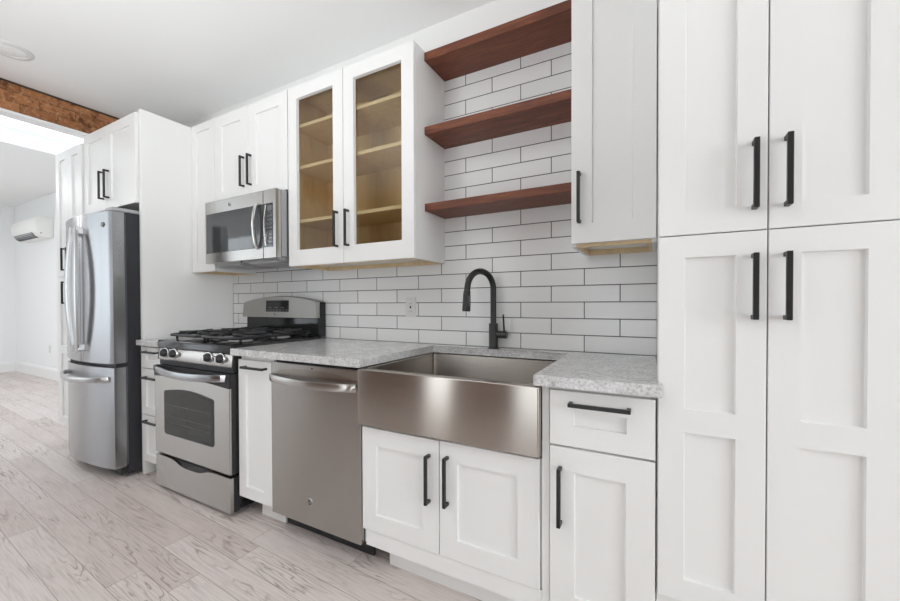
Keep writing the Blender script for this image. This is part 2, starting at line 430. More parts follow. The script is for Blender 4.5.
def bar_pull(axis, x, z, L, yf, parent, w=.012, so=.036):
    """square bar pull, ends flush with two square posts"""
    bm = NB(); h = L/2; b = .0012
    if axis == 'z':
        box(bm, x-w/2, x+w/2, yf-so, yf-so+w, z-h, z+h, b)
        for s in (-1, 1):
            c = z+s*(h-w/2); box(bm, x-w/2+.0005, x+w/2-.0005, yf-so+w-.002, yf+.001, c-w/2+.0005, c+w/2-.0005)
    else:
        box(bm, x-h, x+h, yf-so, yf-so+w, z-w/2, z+w/2, b)
        for s in (-1, 1):
            c = x+s*(h-w/2); box(bm, c-w/2+.0005, c+w/2-.0005, yf-so+w-.002, yf+.001, z-w/2+.0005, z+w/2-.0005)
    return obj('handle', bm, M['black'], parent)
g = .0016                                    # half the gap between fronts
YB = -.671                                   # face of the base doors
YU = -.324                                   # face of the wall-cabinet doors
def door(parent, x0, x1, z0, z1, yf, pull=None, name='door', **kw):
    d = obj(name, shaker(x0+g, x1-g, z0+g, z1-g, yf, **kw), M['white'], parent)
    if pull: bar_pull(pull[0], pull[1], pull[2], pull[3], yf, d)
    return d

# ------------------------------------------------------------------ tall pantry on the right
P = thing('pantry_cabinet', (.26, -.33, 0), 'tall white four-door pantry cabinet at the right end, beside the counter', 'cabinet')
PX = .498
obj('body', box(NB(), .001, PX, YB+.0205, -.001, .286, 2.44), M['white'], P)
obj('plinth', box(NB(), .001, PX, YB+.035, -.001, 0, .286), M['kick'], P)
pm = .2488
for a, b, hx in ((.002, pm, pm-.029), (pm, PX, pm+.036)):
    door(P, a, b, 1.3285, 2.44, YB, ('z', hx, 1.471, .178))
    door(P, a, b, .288, 1.3285, YB, ('z', hx, 1.181, .172), panels=[(.352, .772), (.838, 1.266)])

# ------------------------------------------------------------------ narrow wall cabinet right
U = thing('wall_cabinet', (-.151, -.16, 1.36), 'tall narrow white single-door wall cabinet right of the wooden shelves', 'cabinet')
def upper_body(parent, x0, x1, z0, z1):
    bm = NB(); y0 = YU+.0205; y1 = -.001
    box(bm, x0, x1, y0, y1, z0+.02, z1)
    box(bm, x0, x0+.016, y0, y1, z0, z0+.02); box(bm, x1-.016, x1, y0, y1, z0, z0+.02)
    obj('body', bm, M['white'], parent)
    bm = NB(); e = .0165
    box(bm, x0+e, x1-e, y0+.0005, y0+.022, z0-.001, z0+.0195); box(bm, x0+e, x1-e, y1-.02, y1-.0005, z0-.003, z0+.0195)
    box(bm, x0+e, x0+e+.014, y0+.022, y1-.02, z0-.002, z0+.0195); box(bm, x1-e-.014, x1-e, y0+.022, y1-.02, z0-.002, z0+.0195)
    obj('bottom_rail', bm, M['maple'], parent)
upper_body(U, -.302, -.0015, 1.366, 2.44)
door(U, -.303, -.001, 1.376, 2.44, YU, ('z', -.27, 1.557, .20), st=.077)

# ------------------------------------------------------------------ floating shelves
for zt, th, lab in ((2.433, .042, 'topmost thick red-brown wooden floating shelf, just below the ceiling'),
                    (2.052, .041, 'middle of the three red-brown wooden floating shelves'),
                    (1.656, .038, 'lowest red-brown wooden floating shelf, above the black faucet')):
    tag(obj('floating_shelf', box(NB(), -1.0468, -.3035, -.224, -.0005, zt-th, zt, .0015), M['shelf']), lab, 'shelf', 'wooden floating shelves')

# ------------------------------------------------------------------ glass-door wall cabinet
G = thing('glass_cabinet', (-1.504, -.16, 1.36), 'white wall cabinet with two glass doors and wood interior', 'cabinet')
gx0, gx1, gz0, gz1 = -1.955, -1.0475, 1.366, 2.44
y0, y1 = YU+.0205, -.001
bm = NB(); th = .016
box(bm, gx0, gx0+th, y0, y1, gz0, gz1); box(bm, gx1-th, gx1, y0, y1, gz0, gz1)
box(bm, gx0+th, gx1-th, y0, y1, gz1-th, gz1); box(bm, gx0+th, gx1-th, y0, y1, gz0+.02, gz0+.036); box(bm, gx0+th, gx1-th, y1-.008, y1, gz0+.036, gz1-th)
obj('body', bm, M['white'], G)
bm = NB(); e = th+.0005; f = .004
ix0, ix1, iz0, iz1 = gx0+e, gx1-e, gz0+.0365, gz1-e
box(bm, ix0, ix0+f, y0+.001, y1-.009, iz0, iz1); box(bm, ix1-f, ix1, y0+.001, y1-.009, iz0, iz1)
box(bm, ix0+f, ix1-f, y0+.001, y1-.009, iz0, iz0+f); box(bm, ix0+f, ix1-f, y0+.001, y1-.009, iz1-f, iz1); box(bm, ix0+f, ix1-f, y1-.013, y1-.009, iz0+f, iz1-f)
obj('interior', bm, M['maple'], G)
bm = NB(); e = .0165
box(bm, gx0+e, gx1-e, y0+.0005, y0+.022, gz0-.001, gz0+.0195); box(bm, gx0+e, gx1-e, y1-.02, y1-.0005, gz0-.003, gz0+.0195)
box(bm, gx0+e, gx0+e+.014, y0+.022, y1-.02, gz0-.002, gz0+.0195); box(bm, gx1-e-.014, gx1-e, y0+.022, y1-.02, gz0-.002, gz0+.0195)
obj('bottom_rail', bm, M['maple'], G)
for zs in (1.64, 1.965, 2.215):
    bm = NB(); box(bm, ix0+.005, ix1-.005, y0+.012, y1-.014, zs-.009, zs+.009)
    s_ = obj('shelf', bm, M['maple'], G)
    obj('edge_band', box(NB(), ix0+.005, ix1-.005, y0+.009, y0+.0119, zs-.0092, zs+.0092), M['maple_edge'], s_)
gm = -1.512
for a, b, hx in ((gx0+.002, gm, gm-.043), (gm, gx1-.0005, gm+.037)):
    d = obj('door', shaker(a+g, b-g, 1.366+g, 2.445-g, YU, st=.073, glass=True, panels=[(1.462, 2.367)]), M['white'], G)
    obj('glass_pane', box(NB(), a+.068, b-.068, YU+.0205, YU+.0235, 1.452, 2.375), M['pane'], d)
    bar_pull('z', hx, 1.556, .20, YU, d)

# ------------------------------------------------------------------ cabinets over the microwave and beside it
C = thing('wall_cabinet', (-2.33, -.16, 1.83), 'short white two-door wall cabinet above the microwave', 'cabinet')
obj('body', box(NB(), -2.701, -1.957, YU+.0205, -.001, 1.838, 2.44), M['white'], C)
cm = -2.331
for a, b, hx in ((-2.701, cm, cm-.044), (cm, -1.957, cm+.030)):
    door(C, a, b, 1.836, 2.445, YU, ('z', hx, 2.012, .20), st=.077)
N = thing('wall_cabinet', (-2.84, -.16, 1.36), 'narrow white wall cabinet in the corner left of the microwave', 'cabinet')
upper_body(N, -2.984, -2.7025, 1.372, 2.44)
door(N, -2.985, -2.702, 1.372, 2.445, YU, None, st=.055)

# ------------------------------------------------------------------ microwave
MW = thing('microwave', (-2.33, -.2, 1.4), 'stainless over-the-range microwave hanging above the gas range', 'microwave')
mx0, mx1, mz0, mz1, my = -2.675, -1.959, 1.415, 1.828, -.408
obj('body', box(NB(), mx0, mx1, my+.036, -.003, mz0+.012, mz1, .002), M['steel_fridge'], MW)
xd = -2.075                                   # door / control split
dbm = NB(); box(dbm, mx0, xd-.001, my, my+.035, mz0, mz1, .004, 2)
d = obj('door', dbm, M['steel'], MW)
obj('window', box(NB(), mx0+.014, xd-.001, my-.0022, my-.0002, 1.482, 1.745, .001), M['glass_mw'], d)
pts = [(xd-.048, my-.012-.022*math.sin(math.pi*t)**.7, 1.745-.262*t) for t in [i/16 for i in range(17)]]
hb = strip_bar(NB(), [(xd-.048, my, 1.748)]+pts+[(xd-.048, my, 1.480)], .026, .012)
obj('handle', hb, M['chrome'], d, smooth=True)
def badge(parent, x, y, z, r, monogram=True):
    """round monogram badge facing -y"""
    b = obj('badge', lathe(NB(), [(r, 0), (r, .0015), (r*.9, .003), (r*.8, .003)], (x, y, z), '-y', 28), M['chrome'], parent, smooth=True)
    obj('badge_field', lathe(NB(), [(r*.8, 0), (r*.78, .0034)], (x, y-.0001, z), '-y', 28), M['dark'], b)
    cu = bpy.data.curves.new('monogram', 'FONT'); cu.body = 'GE'; cu.size = r*1.15; cu.align_x = 'CENTER'; cu.align_y = 'CENTER'; cu.shear = .25; cu.extrude = .0003; cu.space_character = .85
    t = bpy.data.objects.new('t', cu); COL.objects.link(t)
    bpy.context.view_layer.update()
    me = bpy.data.meshes.new_from_object(t.evaluated_get(bpy.context.evaluated_depsgraph_get()))
    bpy.data.objects.remove(t)
    bm = NB(); bm.from_mesh(me); bpy.data.meshes.remove(me)
    bmesh.ops.transform(bm, matrix=Matrix.Translation((x, y-.0038, z)) @ Matrix.Rotation(math.pi/2, 4, 'X'), verts=bm.verts[:])
    obj('monogram', bm, M['chrome'], b)
    return b
badge(d, -2.405, my, 1.785, .013)
cbm = NB(); box(cbm, xd+.001, mx1, my, my+.035, mz0, mz1, .004, 2)
cp = obj('control_panel', cbm, M['steel'], MW)
gp = obj('keypad_glass', box(NB(), xd+.0015, mx1-.03, my-.0022, my-.0002, 1.482, 1.745, .001), M['glass_mw'], cp)
bm = NB()
for i in range(4):
    for j in range(8):
        x = xd+.042+i*.013; z = 1.50+j*.024; box(bm, x-.0045, x+.0045, my-.003, my-.0021, z-.006, z+.006)
obj('clock', box(NB(), xd+.04, mx1-.036, my-.003, my-.0021, 1.70, 1.73), M['print'], cp)
obj('keys', bm, M['print'], cp)
pts = [(xd+.030, my-.005-.012*math.sin(math.pi*t), 1.735-.245*t) for t in [i/12 for i in range(13)]]
obj('trim_strip', strip_bar(NB(), pts, .010, .006), M['chrome'], cp, smooth=True)
vb = obj('bottom_vent', prism(NB(), [(my+.02, mz0+.011), (my+.05, mz0-.008), (-.03, mz0-.014), (-.004, mz0+.011)], 'x', mx0+.03, mx1-.03), M['grey'], MW)
for x in (-2.52, -2.16):
    bm = NB(); box(bm, x-.13, x+.13, -.345, -.085, mz0-.016, mz0-.004)
    for k in range(9):
        y = -.33+k*.026; box(bm, x-.12, x+.12, y, y+.014, mz0-.019, mz0-.012)
    obj('filter_screen', bm, M['grey'], vb)
obj('badge_dot', lathe(NB(), [(.006, 0), (.005, .003)], (-2.33, my+.03, mz0-.004), '-y', 12), M['dark'], vb)

# ------------------------------------------------------------------ gas range
R = thing('gas_range', (-2.335, -.36, 0), 'freestanding stainless and black gas range with four burners', 'range')
rx0, rx1 = -2.715, -1.955; rc = (rx0+rx1)/2; ry = -.712
obj('body', box(NB(), rx0+.002, rx1-.002, -.655, -.03, .03, .895, .003), M['enamel'], R)
for sx in (rx0+.04, rx1-.04):
    for sy in (-.6, -.1): obj('foot', lathe(NB(), [(.018, 0), (.018, .012), (.009, .014), (.009, .031)], (sx, sy, 0), 'z', 14), M['rubber'], R)
# cooktop with rounded black front lip
lip = [(-.06, .895), (-.06, .921), (-.668, .921), (-.686, .917), (-.693, .905), (-.693, .874), (-.66, .874), (-.655, .895)]
obj('cooktop', prism(NB(), lip, 'x', rx0, rx1, .003, 2), M['enamel'], R, smooth=True)
cpn = [(-.6555, .872), (-.682, .872), (-.687, .866), (-.693, .806), (-.690, .798), (-.6555, .798)]
cpo = obj('control_panel', prism(NB(), cpn, 'x', rx0+.012, rx1-.012), M['steel'], R, smooth=True)
for a, b in ((rx0+.001, rx0+.0115), (rx1-.0115, rx1-.001)):
    obj('end_cap', prism(NB(), cpn, 'x', a, b), M['dark'], R)
for kx in (-2.622, -2.525, -2.172, -2.060):
    kn = obj('knob', lathe(NB(), [(.0255, .002), (.0258, .008), (.0235, .018), (.019, .028), (.012, .0345), (.004, .0365)], (kx, -.689, .843), '-y', 28), M['dark'], R, smooth=True)
    obj('bezel', lathe(NB(), [(.0315, -.002), (.0315, .004), (.029, .008), (.0258, .0085)], (kx, -.689, .843), '-y', 28), M['chrome'], kn, smooth=True)
    obj('grip', box(NB(), kx-.003, kx+.003, -.689-.039, -.689-.030, .843-.013, .843+.013, .001), M['chrome'], kn)
obj('vent_trim', box(NB(), rx0+.01, rx1-.01, -.685, -.6555, .768, .797), M['dark'], R)
# oven door: steel slab, black band behind the handle, arched window
od = obj('oven_door', box(NB(), rx0+.004, rx1-.004, ry, -.6565, .230, .764, .004, 2), M['steel'], R)
obj('door_edge', box(NB(), rx1-.0038, rx1-.001, ry+.012, -.6565, .232, .762), M['dark'], od)
obj('top_band', prism(NB(), [(rx0+.003, .700), (rx0+.003, .766)]+[(rx1-.003, .766), (rx1-.003, .690)]+[(rx1-.003-(rx1-rx0-.006)*t, .690+.010*t+.018*math.sin(math.pi*t)) for t in [i/14 for i in range(1, 14)]], 'y', ry-.0035, ry+.02), M['dark'], od)
def arch(x0, x1, z0, z1, zr, r=.02, n=18):
    p = [(x0+r*(1-math.cos(a)), z0+r*(1-math.sin(a))) for a in [math.pi/2*i/5 for i in range(5, -1, -1)]]
    p = [(x0, z0+r)]+[(x0+r-r*math.cos(a), z0+r-r*math.sin(a)) for a in [math.pi/2*i/5 for i in range(1, 6)]]
    p += [(x1-r+r*math.sin(a), z0+r-r*math.cos(a)) for a in [math.pi/2*i/5 for i in range(0, 6)]]
    p += [(x1, z1-r)]+[(x1-r+r*math.cos(a), z1-r+r*math.sin(a)*.7) for a in [math.pi/2*i/4 for i in range(1, 4)]]
    xs0, xs1 = x1-r, x0+r
    p += [(xs0+(xs1-xs0)*t, z1-.3*r+(zr-z1+.3*r)*math.sin(math.pi*t)) for t in [i/n for i in range(n+1)]]
    p += [(x0+r-r*math.cos(a), z1-r+r*math.sin(a)*.7) for a in [math.pi/2*i/4 for i in range(3, 0, -1)]]+[(x0, z1-r)]
    return p
wn = obj('window', prism(NB(), arch(-2.602, -2.098, .356, .626, .642), 'y', ry-.002, ry+.004), M['glass_dark'], od)
obj('window_inner', prism(NB(), arch(-2.585, -2.115, .373, .610, .625), 'y', ry-.0026, ry-.0021), mat('oven glass screen', (.03, .033, .031), .12, spec=.35), wn)
for z in (.43, .465, .535):
    r_ = NB(); box(r_, -2.575, -2.125, ry-.0031, ry-.0026, z, z+.005); obj('oven_rack', r_, M['oven_rack'], wn)
pts = [(rx0+.045+(rx1-rx0-.092)*t, ry-.018-.036*math.sin(math.pi*t)**.6, .752-.006*t-.014*math.sin(math.pi*t)) for t in [i/24 for i in range(25)]]
pts = [(rx0+.037, ry-.002, .752)]+pts+[(rx1-.040, ry-.002, .744)]
obj('handle', strip_bar(NB(), pts, .038, .016, up=(0, 0, 1)), M['steel_fridge'], od, smooth=True)
# storage drawer with the scooped top edge
n = 30
top = [(rx1-.006-(rx1-rx0-.012)*t, 0.212-.032*math.exp(-((t-.5)/.2)**4)) for t in [i/n for i in range(n+1)]]
obj('drawer', prism(NB(), [(rx0+.006, .024), (rx1-.006, .024)]+top, 'y', ry+.002, ry+.022), M['steel'], R)
obj('drawer_box', box(NB(), rx0+.01, rx1-.004, ry+.0222, -.6555, 0.026, .208), M['dark'], R)
# backguard
bx0, bx1 = -2.728, -1.962
sil = lambda a, b, zl, zs, zr: [(a, zl), (b, zl), (b, zs)]+[(b-(b-a)*t, zs+(zr-zs)*math.sin(math.pi*t)**.8) for t in [i/20 for i in range(1, 20)]]+[(a, zs)]
bg = obj('backguard', prism(NB(), sil(bx0+.012, bx1-.002, .921, 1.150, 1.196), 'y', -.066, -.008), M['enamel'], R)
fp = sil(bx0, bx1+.004, 1.045, 1.150, 1.193)
bm = prism(NB(), fp, 'y', -.098, -.0665)
for v in bm.verts:
    if v.co.y < -.09: v.co.y += (v.co.z-1.045)*.05; v.co.x += (rc-.01-v.co.x)*(v.co.z-1.045)*.22
fo = obj('control_fascia', bm, M['steel_dull'], bg)
dsp = box(NB(), -2.462, -2.225, -.095, -.080, 1.085, 1.165)
for v in dsp.verts:
    v.co.y += (v.co.z-1.045)*.05-.004 if v.co.y < -.09 else .0
obj('display', dsp, M['glass_dark'], fo)
bm = NB()
for i in range(7):
    x = -2.450+i*.033; box(bm, x, x+.018, -.0975, -.0955, 1.094, 1.100)
for i in range(3):
    x = -2.435+i*.066; box(bm, x, x+.03, -.0965, -.0945, 1.112, 1.117)
obj('legend', bm, M['print'], fo)
badge(fo, -2.365, -.0970, 1.066, .008)
obj('glass_panel', box(NB(), bx0+.02, bx1+.0, -.074, -.0665, .93, 1.043, .002), M['glass_dark'], bg)
# burners and grates
for bxk, byk, rr in ((-2.53, -.52, .048), (-2.14, -.52, .055), (-2.53, -.235, .042), (-2.14, -.235, .048)):
    bu = obj('burner', lathe(NB(), [(rr+.012, 0), (rr+.012, .006), (rr, .010), (rr-.006, .018)], (bxk, byk, .9205), 'z', 28), M['grey'], R, smooth=True)
    obj('burner_cap', lathe(NB(), [(rr-.004, .0), (rr-.002, .005), (rr-.008, .009), (rr*.4, .010)], (bxk, byk, .9386), 'z', 28), M['iron'], bu, smooth=True)
def grate(x0, x1, y0, y1):
    bm = NB(); zt = .962; r = .009; xc = (x0+x1)/2
    def path(P): tube(bm, P, r, 8)
    c = .035; fr = []
    for cx, cy, a0 in ((x1-c, y1-c, 0), (x0+c, y1-c, 90), (x0+c, y0+c, 180), (x1-c, y0+c, 270)):
        for k in range(6):
            a = math.radians(a0+90*k/5); fr.append((cx+c*math.cos(a), cy+c*math.sin(a), zt-.012))
    fr.append(fr[0]); path(fr)
    ym = (y0+y1)/2; path([(x0, ym, zt-.012), (xc, ym, zt-.006), (x1, ym, zt-.012)])
    for cy in ((y0+ym)/2, (ym+y1)/2):
        hw = (x1-x0)/2; hh = (y1-y0)/4
        for sx in (-1, 1):                      # curved arms that sweep over the burner
            P = []
            for k in range(13):
                t = k/12; P.append((xc+sx*(hw-(hw-.03)*t), cy+hh*.75*math.sin(math.pi*t)*sx, zt-.012+.016*math.sin(min(1, t*2.2)*math.pi/2)))
            path(P)
            P = [(xc+sx*(hw-(hw-.05)*k/12), cy-hh*.75*math.sin(math.pi*k/12)*sx, zt-.012+.016*math.sin(min(1, k/12*2.2)*math.pi/2)) for k in range(13)]
            path(P)
        for sy in (-1, 1):
            P = [(xc, cy+sy*(hh-(hh-.03)*k/8), zt-.012+.016*math.sin(min(1, k/8*2)*math.pi/2)) for k in range(9)]
            path(P)
    for fx in (x0+.01, x1-.01):
        for fy in (y0+.04, ym, y1-.04): tube(bm, [(fx, fy, zt-.012), (fx, fy, .9215)], .007, 8)
    return bm
for a, b in ((rx0+.055, rc-.006), (rc+.006, rx1-.045)):
    obj('grate', grate(a, b, -.65, -.10), M['iron'], R, smooth='all')

# ------------------------------------------------------------------ dishwasher
D = thing('dishwasher', (-1.40, -.36, 0), 'stainless dishwasher with curved bar handle between pull-out cabinet and sink', 'dishwasher')
dx0, dx1 = -1.674, -1.103; dy = -.676
obj('body', box(NB(), dx0+.003, dx1-.003, -.645, -.03, .10, .858), M['dark'], D)
dd = obj('door', box(NB(), dx0, dx1, dy, -.6455, .098, .852, .004, 2), M['steel'], D)
N_ = 24
pts = [(dx0+.012+(dx1-dx0-.03)*t, dy-.012-.030*math.sin(math.pi*min(1, max(0, t)))**.6, .778-.006*math.sin(math.pi*t)) for t in [i/N_ for i in range(N_+1)]]
pts = [(dx0+.006, dy+.002, .778)]+pts+[(dx1-.012, dy+.002, .776)]
obj('handle', strip_bar(NB(), pts, .034, .015, up=(0, 0, 1)), M['steel'], dd, smooth=True)
obj('recess', prism(NB(), [(dx0+.03, .792), (dx1-.045, .792), (dx1-.06, .815), (dx1-.20, .828), (dx0+.16, .828), (dx0+.06, .815)], 'y', dy-.0012, dy+.003), M['steel_sink'], dd)
badge(dd, -1.407, dy, .213, .017)
obj('indicator', lathe(NB(), [(.004, 0), (.003, .002)], (-1.39, dy, .838), '-y', 12), M['dark'], dd)
obj('toe_panel', box(NB(), dx0+.004, dx1-.004, -.585, -.57, .002, .0985), M['dark'], D)

# ------------------------------------------------------------------ pull-out cabinet and drawer cabinet beside the range
K = thing('pullout_cabinet', (-1.82, -.36, 0), 'narrow white pull-out base cabinet between range and dishwasher', 'cabinet')
obj('body', box(NB(), -1.944, -1.6765, YB+.0205, -.02, .106, .866), M['white'], K)
obj('toe_kick', box(NB(), -1.86, -1.6765, -.592, -.575, .0, .1055), M['kick'], K)
door(K, -1.944, -1.6755, .112, .848, YB, ('x', -1.795, .811, .172), st=.06, panels=[(.175, .772)])
B = thing('drawer_cabinet', (-2.845, -.36, 0), 'slim white three-drawer base cabinet between fridge and range', 'cabinet')
obj('body', box(NB(), -2.965, -2.7185, YB+.0205, -.02, .106, .866), M['white'], B)
obj('toe_kick', box(NB(), -2.96, -2.72, -.592, -.575, 0, .1055), M['kick'], B)
for a, b, hz in ((.724, .862, .832), (.418, .720, .665), (.108, .414, .380)):
    door(B, -2.962, -2.7185, a, b, YB, ('x', -2.822, hz, .17), name='drawer', st=.05)

# ------------------------------------------------------------------ sink base, farmhouse sink, faucet
SB = thing('sink_cabinet', (-.72, -.36, 0), 'white two-door sink base cabinet below the steel apron', 'cabinet')
obj('body', box(NB(), -1.1, -.3345, YB+.0205, -.02, .106, .612), M['white'], SB)
obj('toe_kick', box(NB(), -1.012, -.0015, -.592, -.575, 0, .1055), M['kick'], SB)
obj('face_stile', box(NB(), -.3335, -.3095, YB+.008, -.60, .106, .866), M['white'], SB)
obj('bottom_rail', box(NB(), -1.083, -.3345, YB+.006, YB+.0203, .106, .172), M['white'], SB)
sm = -.7225
door(SB, -1.100, sm, .173, .616, YB, ('z', sm-.043, .463, .188), st=.073)
door(SB, sm, -.3385, .173, .618, YB, ('z', sm+.037, .471, .186), st=.075)
SK = thing('farmhouse_sink', (-.715, -.39, .62), 'brushed stainless apron-front farmhouse sink set into the counter', 'sink')
ax0, ax1, ay, az0, az1 = -1.096, -.333, -.704, .630, .866
obj('apron', box(NB(), ax0, ax1, ay, ay+.028, az0, az1, .006, 3), M['steel_sink'], SK, smooth=True)
# bowl: inside surface and outside surface as one shell
bm = NB()
def rr(x0, x1, y0, y1, z, r, n=5):
    o = []
    for cx, cy, a0 in ((x1-r, y1-r, 0), (x0+r, y1-r, 90), (x0+r, y0+r, 180), (x1-r, y0+r, 270)):
        for k in range(n):
            a = math.radians(a0+90*k/(n-1)); o.append(bm.verts.new((cx+r*math.cos(a), cy+r*math.sin(a), z)))
    return o
sx0, sx1, sy0, sy1 = -1.078, -.366, ay+.034, -.078
L = [rr(ax0+.004, ax1-.004, ay+.0285, -.055, .858, .012), rr(ax0+.004, ax1-.004, ay+.0285, -.055, .866, .012), rr(sx0, sx1, sy0, sy1, .866, .02), rr(sx0+.003, sx1-.003, sy0+.003, sy1-.003, .862, .02),
     rr(sx0+.008, sx1-.008, sy0+.008, sy1-.008, .665, .025), rr(sx0+.028, sx1-.028, sy0+.028, sy1-.028, .642, .03)]
for A, Bq in zip(L, L[1:]):
    for i in range(len(A)): bm.faces.new((A[i], A[(i+1) % len(A)], Bq[(i+1) % len(A)], Bq[i]))
bm.faces.new(L[-1])
L2 = [L[0], rr(sx0-.003, sx1+.003, sy0-.003, sy1+.003, .858, .02), rr(sx0, sx1, sy0, sy1, .64, .025)]
for A, Bq in zip(L2, L2[1:]):
    for i in range(len(A)): bm.faces.new((A[i], A[(i+1) % len(A)], Bq[(i+1) % len(A)], Bq[i]))
bm.faces.new(L2[-1])
bowl = obj('bowl', bm, M['steel_sink'], SK, smooth=True)
obj('drain', lathe(NB(), [(.055, .0), (.055, .002), (.045, .003), (.04, .0005), (.01, .0005)], (-.707, -.37, .6425), 'z', 28), M['chrome'], bowl, smooth=True)

RB = thing('base_cabinet', (-.155, -.36, 0), 'white base cabinet with one drawer over one door, right of sink', 'cabinet')
obj('body', box(NB(), -.3085, -.0015, YB+.0205, -.02, .106, .866), M['white'], RB)
dr = door(RB, -.308, -.002, .676, .857, YB, ('x', -.155, .818, .178), name='drawer', panels=[(.743, .792)], sides=.075)
door(RB, -.308, -.002, .112, .672, YB, ('z', -.272, .515, .188), st=.077)

# ------------------------------------------------------------------ worktops
CF, CZ0, CZ1 = -.712, .8705, .906
pts = [(-1.949, -.001), (-1.949, CF), (-1.090, CF), (-1.082, CF+.008), (-1.082, -.10), (-1.072, -.086), (-.362, -.086), (-.35, -.098), (-.352, CF+.008), (-.344, CF),
       (.013, CF), (.013, YB-.003), (-.0012, YB-.003), (-.0012, -.001)]
ct = obj('countertop', prism(NB(), pts, 'z', CZ0, CZ1, .004, 2), M['granite'], None)
tag(ct, 'speckled grey granite countertop around the sink, from range to pantry', 'countertop')
c2 = obj('countertop', prism(NB(), [(-2.983, -.001), (-2.983, CF+.018), (-2.7205, CF+.018), (-2.7205, -.001)], 'z', CZ0, CZ1, .004, 2), M['granite'], None)
tag(c2, 'small grey granite countertop piece between fridge panel and range', 'countertop')

# ------------------------------------------------------------------ faucet
fx, fy = -.737, -.052
F = thing('kitchen_faucet', (fx, fy, .905), 'matte black gooseneck kitchen faucet standing behind the sink', 'faucet')
obj('base', lathe(NB(), [(.030, 0), (.030, .004), (.0245, .007), (.0235, .010), (.0235, .128), (.021, .131)], (fx, fy, .9052), 'z', 28), M['faucet'], F, smooth=True)
R_ = .088; zt = 1.213
pts = [(fx, fy, 1.0365), (fx, fy, 1.10), (fx, fy, 1.17)]+[(fx-.42*(R_-R_*math.cos(a)), fy-.907*(R_-R_*math.cos(a)), zt+R_*math.sin(a)) for a in [math.pi*i/22 for i in range(0, 23)]]
pts[-1] = (fx-.84*R_-.0005, fy-1.814*R_-.001, zt)
ex, ey = pts[-1][0], pts[-1][1]
pts += [(ex, ey-.003, zt-.012)]
obj('spout', tube(NB(), pts, .0155, 18), M['faucet'], F, smooth=True)
hd = obj('spray_head', tube(NB(), [(ex, ey-.003, zt-.0125), (ex, ey-.006, zt-.03), (ex, ey-.010, zt-.075), (ex, ey-.013, zt-.108), (ex, ey-.0135, zt-.113)], [.0165, .018, .0195, .0205, .018], 18), M['faucet'], F, smooth=True)
obj('spray_button', box(NB(), ex+.014, ex+.021, ey-.020, ey-.006, zt-.088, zt-.035, .002), M['rubber'], hd)
vl = obj('valve', lathe(NB(), [(.019, .020), (.019, .070), (.017, .073)], (fx, fy, .978), 'x', 24), M['faucet'], F, smooth=True)
obj('lever', tube(NB(), [(fx+.058, fy, .99), (fx+.057, fy-.003, 1.03), (fx+.055, fy-.006, 1.082)], [.0055, .005, .0042], 12), M['faucet'], F, smooth=True)

# ------------------------------------------------------------------ wall outlet
O = thing('wall_outlet', (-1.276, -.001, 1.06), 'white rectangular outlet plate on the tiles left of the faucet', 'outlet')
obj('cover_plate', box(NB(), -1.312, -1.240, -.006, -.0002, 1.060, 1.176, .003, 2), M['plate'], O)
rc_ = obj('receptacle', box(NB(), -1.293, -1.259, -.0085, -.0055, 1.083, 1.153, .002), M['plate'], O)
bm = NB()
box(bm, -1.281, -1.271, -.0092, -.0083, 1.111, 1.125)
for zz in (1.094, 1.138):
    for s in (-.006, .006): box(bm, -1.276+s-.001, -1.276+s+.001, -.0089, -.0083, zz-.004, zz+.004)
obj('slots', bm, M['dark'], rc_)

# ------------------------------------------------------------------ refrigerator
FR = thing('refrigerator', (-3.39, -.42, 0), 'stainless french-door refrigerator with bottom freezer drawer', 'refrigerator')
qx0, qx1 = -3.738, -3.018; qc = (qx0+qx1)/2; hw = (qx1-qx0)/2
obj('body', box(NB(), qx0+.004, qx1-.004, -.722, -.06, .03, 1.742, .004), M['fridge_side'], FR)
def front(x): return -.802-.044*(1-((x-qc)/hw)**2)
def curved(x0, x1, z0, z1, ybk=-.738, n=18, dip=0):
    bm = NB(); xs = [x0+(x1-x0)*i/n for i in range(n+1)]; r = .006
    prof = []
    pts = [(x0, ybk)]+[(x, front(x)) for i, x in enumerate(xs)]+[(x1, ybk)]
    prism(bm, pts, 'z', z0, z1, .004, 2)
    return bm
for a, b, side in ((qx0, qc-.0025, -1), (qc+.0025, qx1, 1)):
    d = obj('door', curved(a, b, .757, 1.738), M['steel_fridge'], FR, smooth=True)
    obj('gasket', box(NB(), a+.012, b-.012, -.7378, -.7225, .76, 1.73), M['rubber'], d)
    # bowed pull: slim ends by the middle gap, bulging away from it
    pts = []
    for i in range(25):
        t = i/24; x = qc+side*(.030+.037*math.sin(math.pi*t)**.9)
        pts.append((x, front(x)-.030-.022*math.sin(math.pi*t), 1.655-.825*t))
    wd = [.036+.016*math.sin(math.pi*i/24) for i in range(25)]
    h = obj('handle', strip_bar(NB(), pts, wd, .016), M['satin'], d, smooth=True)
    for z in (1.63, .855):
        bm = NB(); x = qc+side*.031; box(bm, x-.022, x+.022, front(x)-.034, front(x)+.004, z-.022, z+.022, .005, 2)
        obj('handle_mount', bm, M['satin'], h)
    if side > 0: badge(d, -3.105, front(-3.105)-.001, 1.655, .017)
fz = obj('freezer_drawer', curved(qx0, qx1, .078, .731), M['steel_fridge'], FR, smooth=True)
obj('gasket', box(NB(), qx0+.012, qx1-.012, -.7378, -.7225, .085, .728), M['rubber'], fz)
pts = [(qx0+.02+(hw*2-.08)*t, front(qx0+.02+(hw*2-.08)*t)-.012-.050*math.sin(math.pi*t)**.55, .655-.006*math.sin(math.pi*t)) for t in [i/24 for i in range(25)]]
pts = [(pts[0][0]-.002, front(pts[0][0])+.002, .657)]+pts+[(pts[-1][0]+.002, front(pts[-1][0])+.002, .657)]
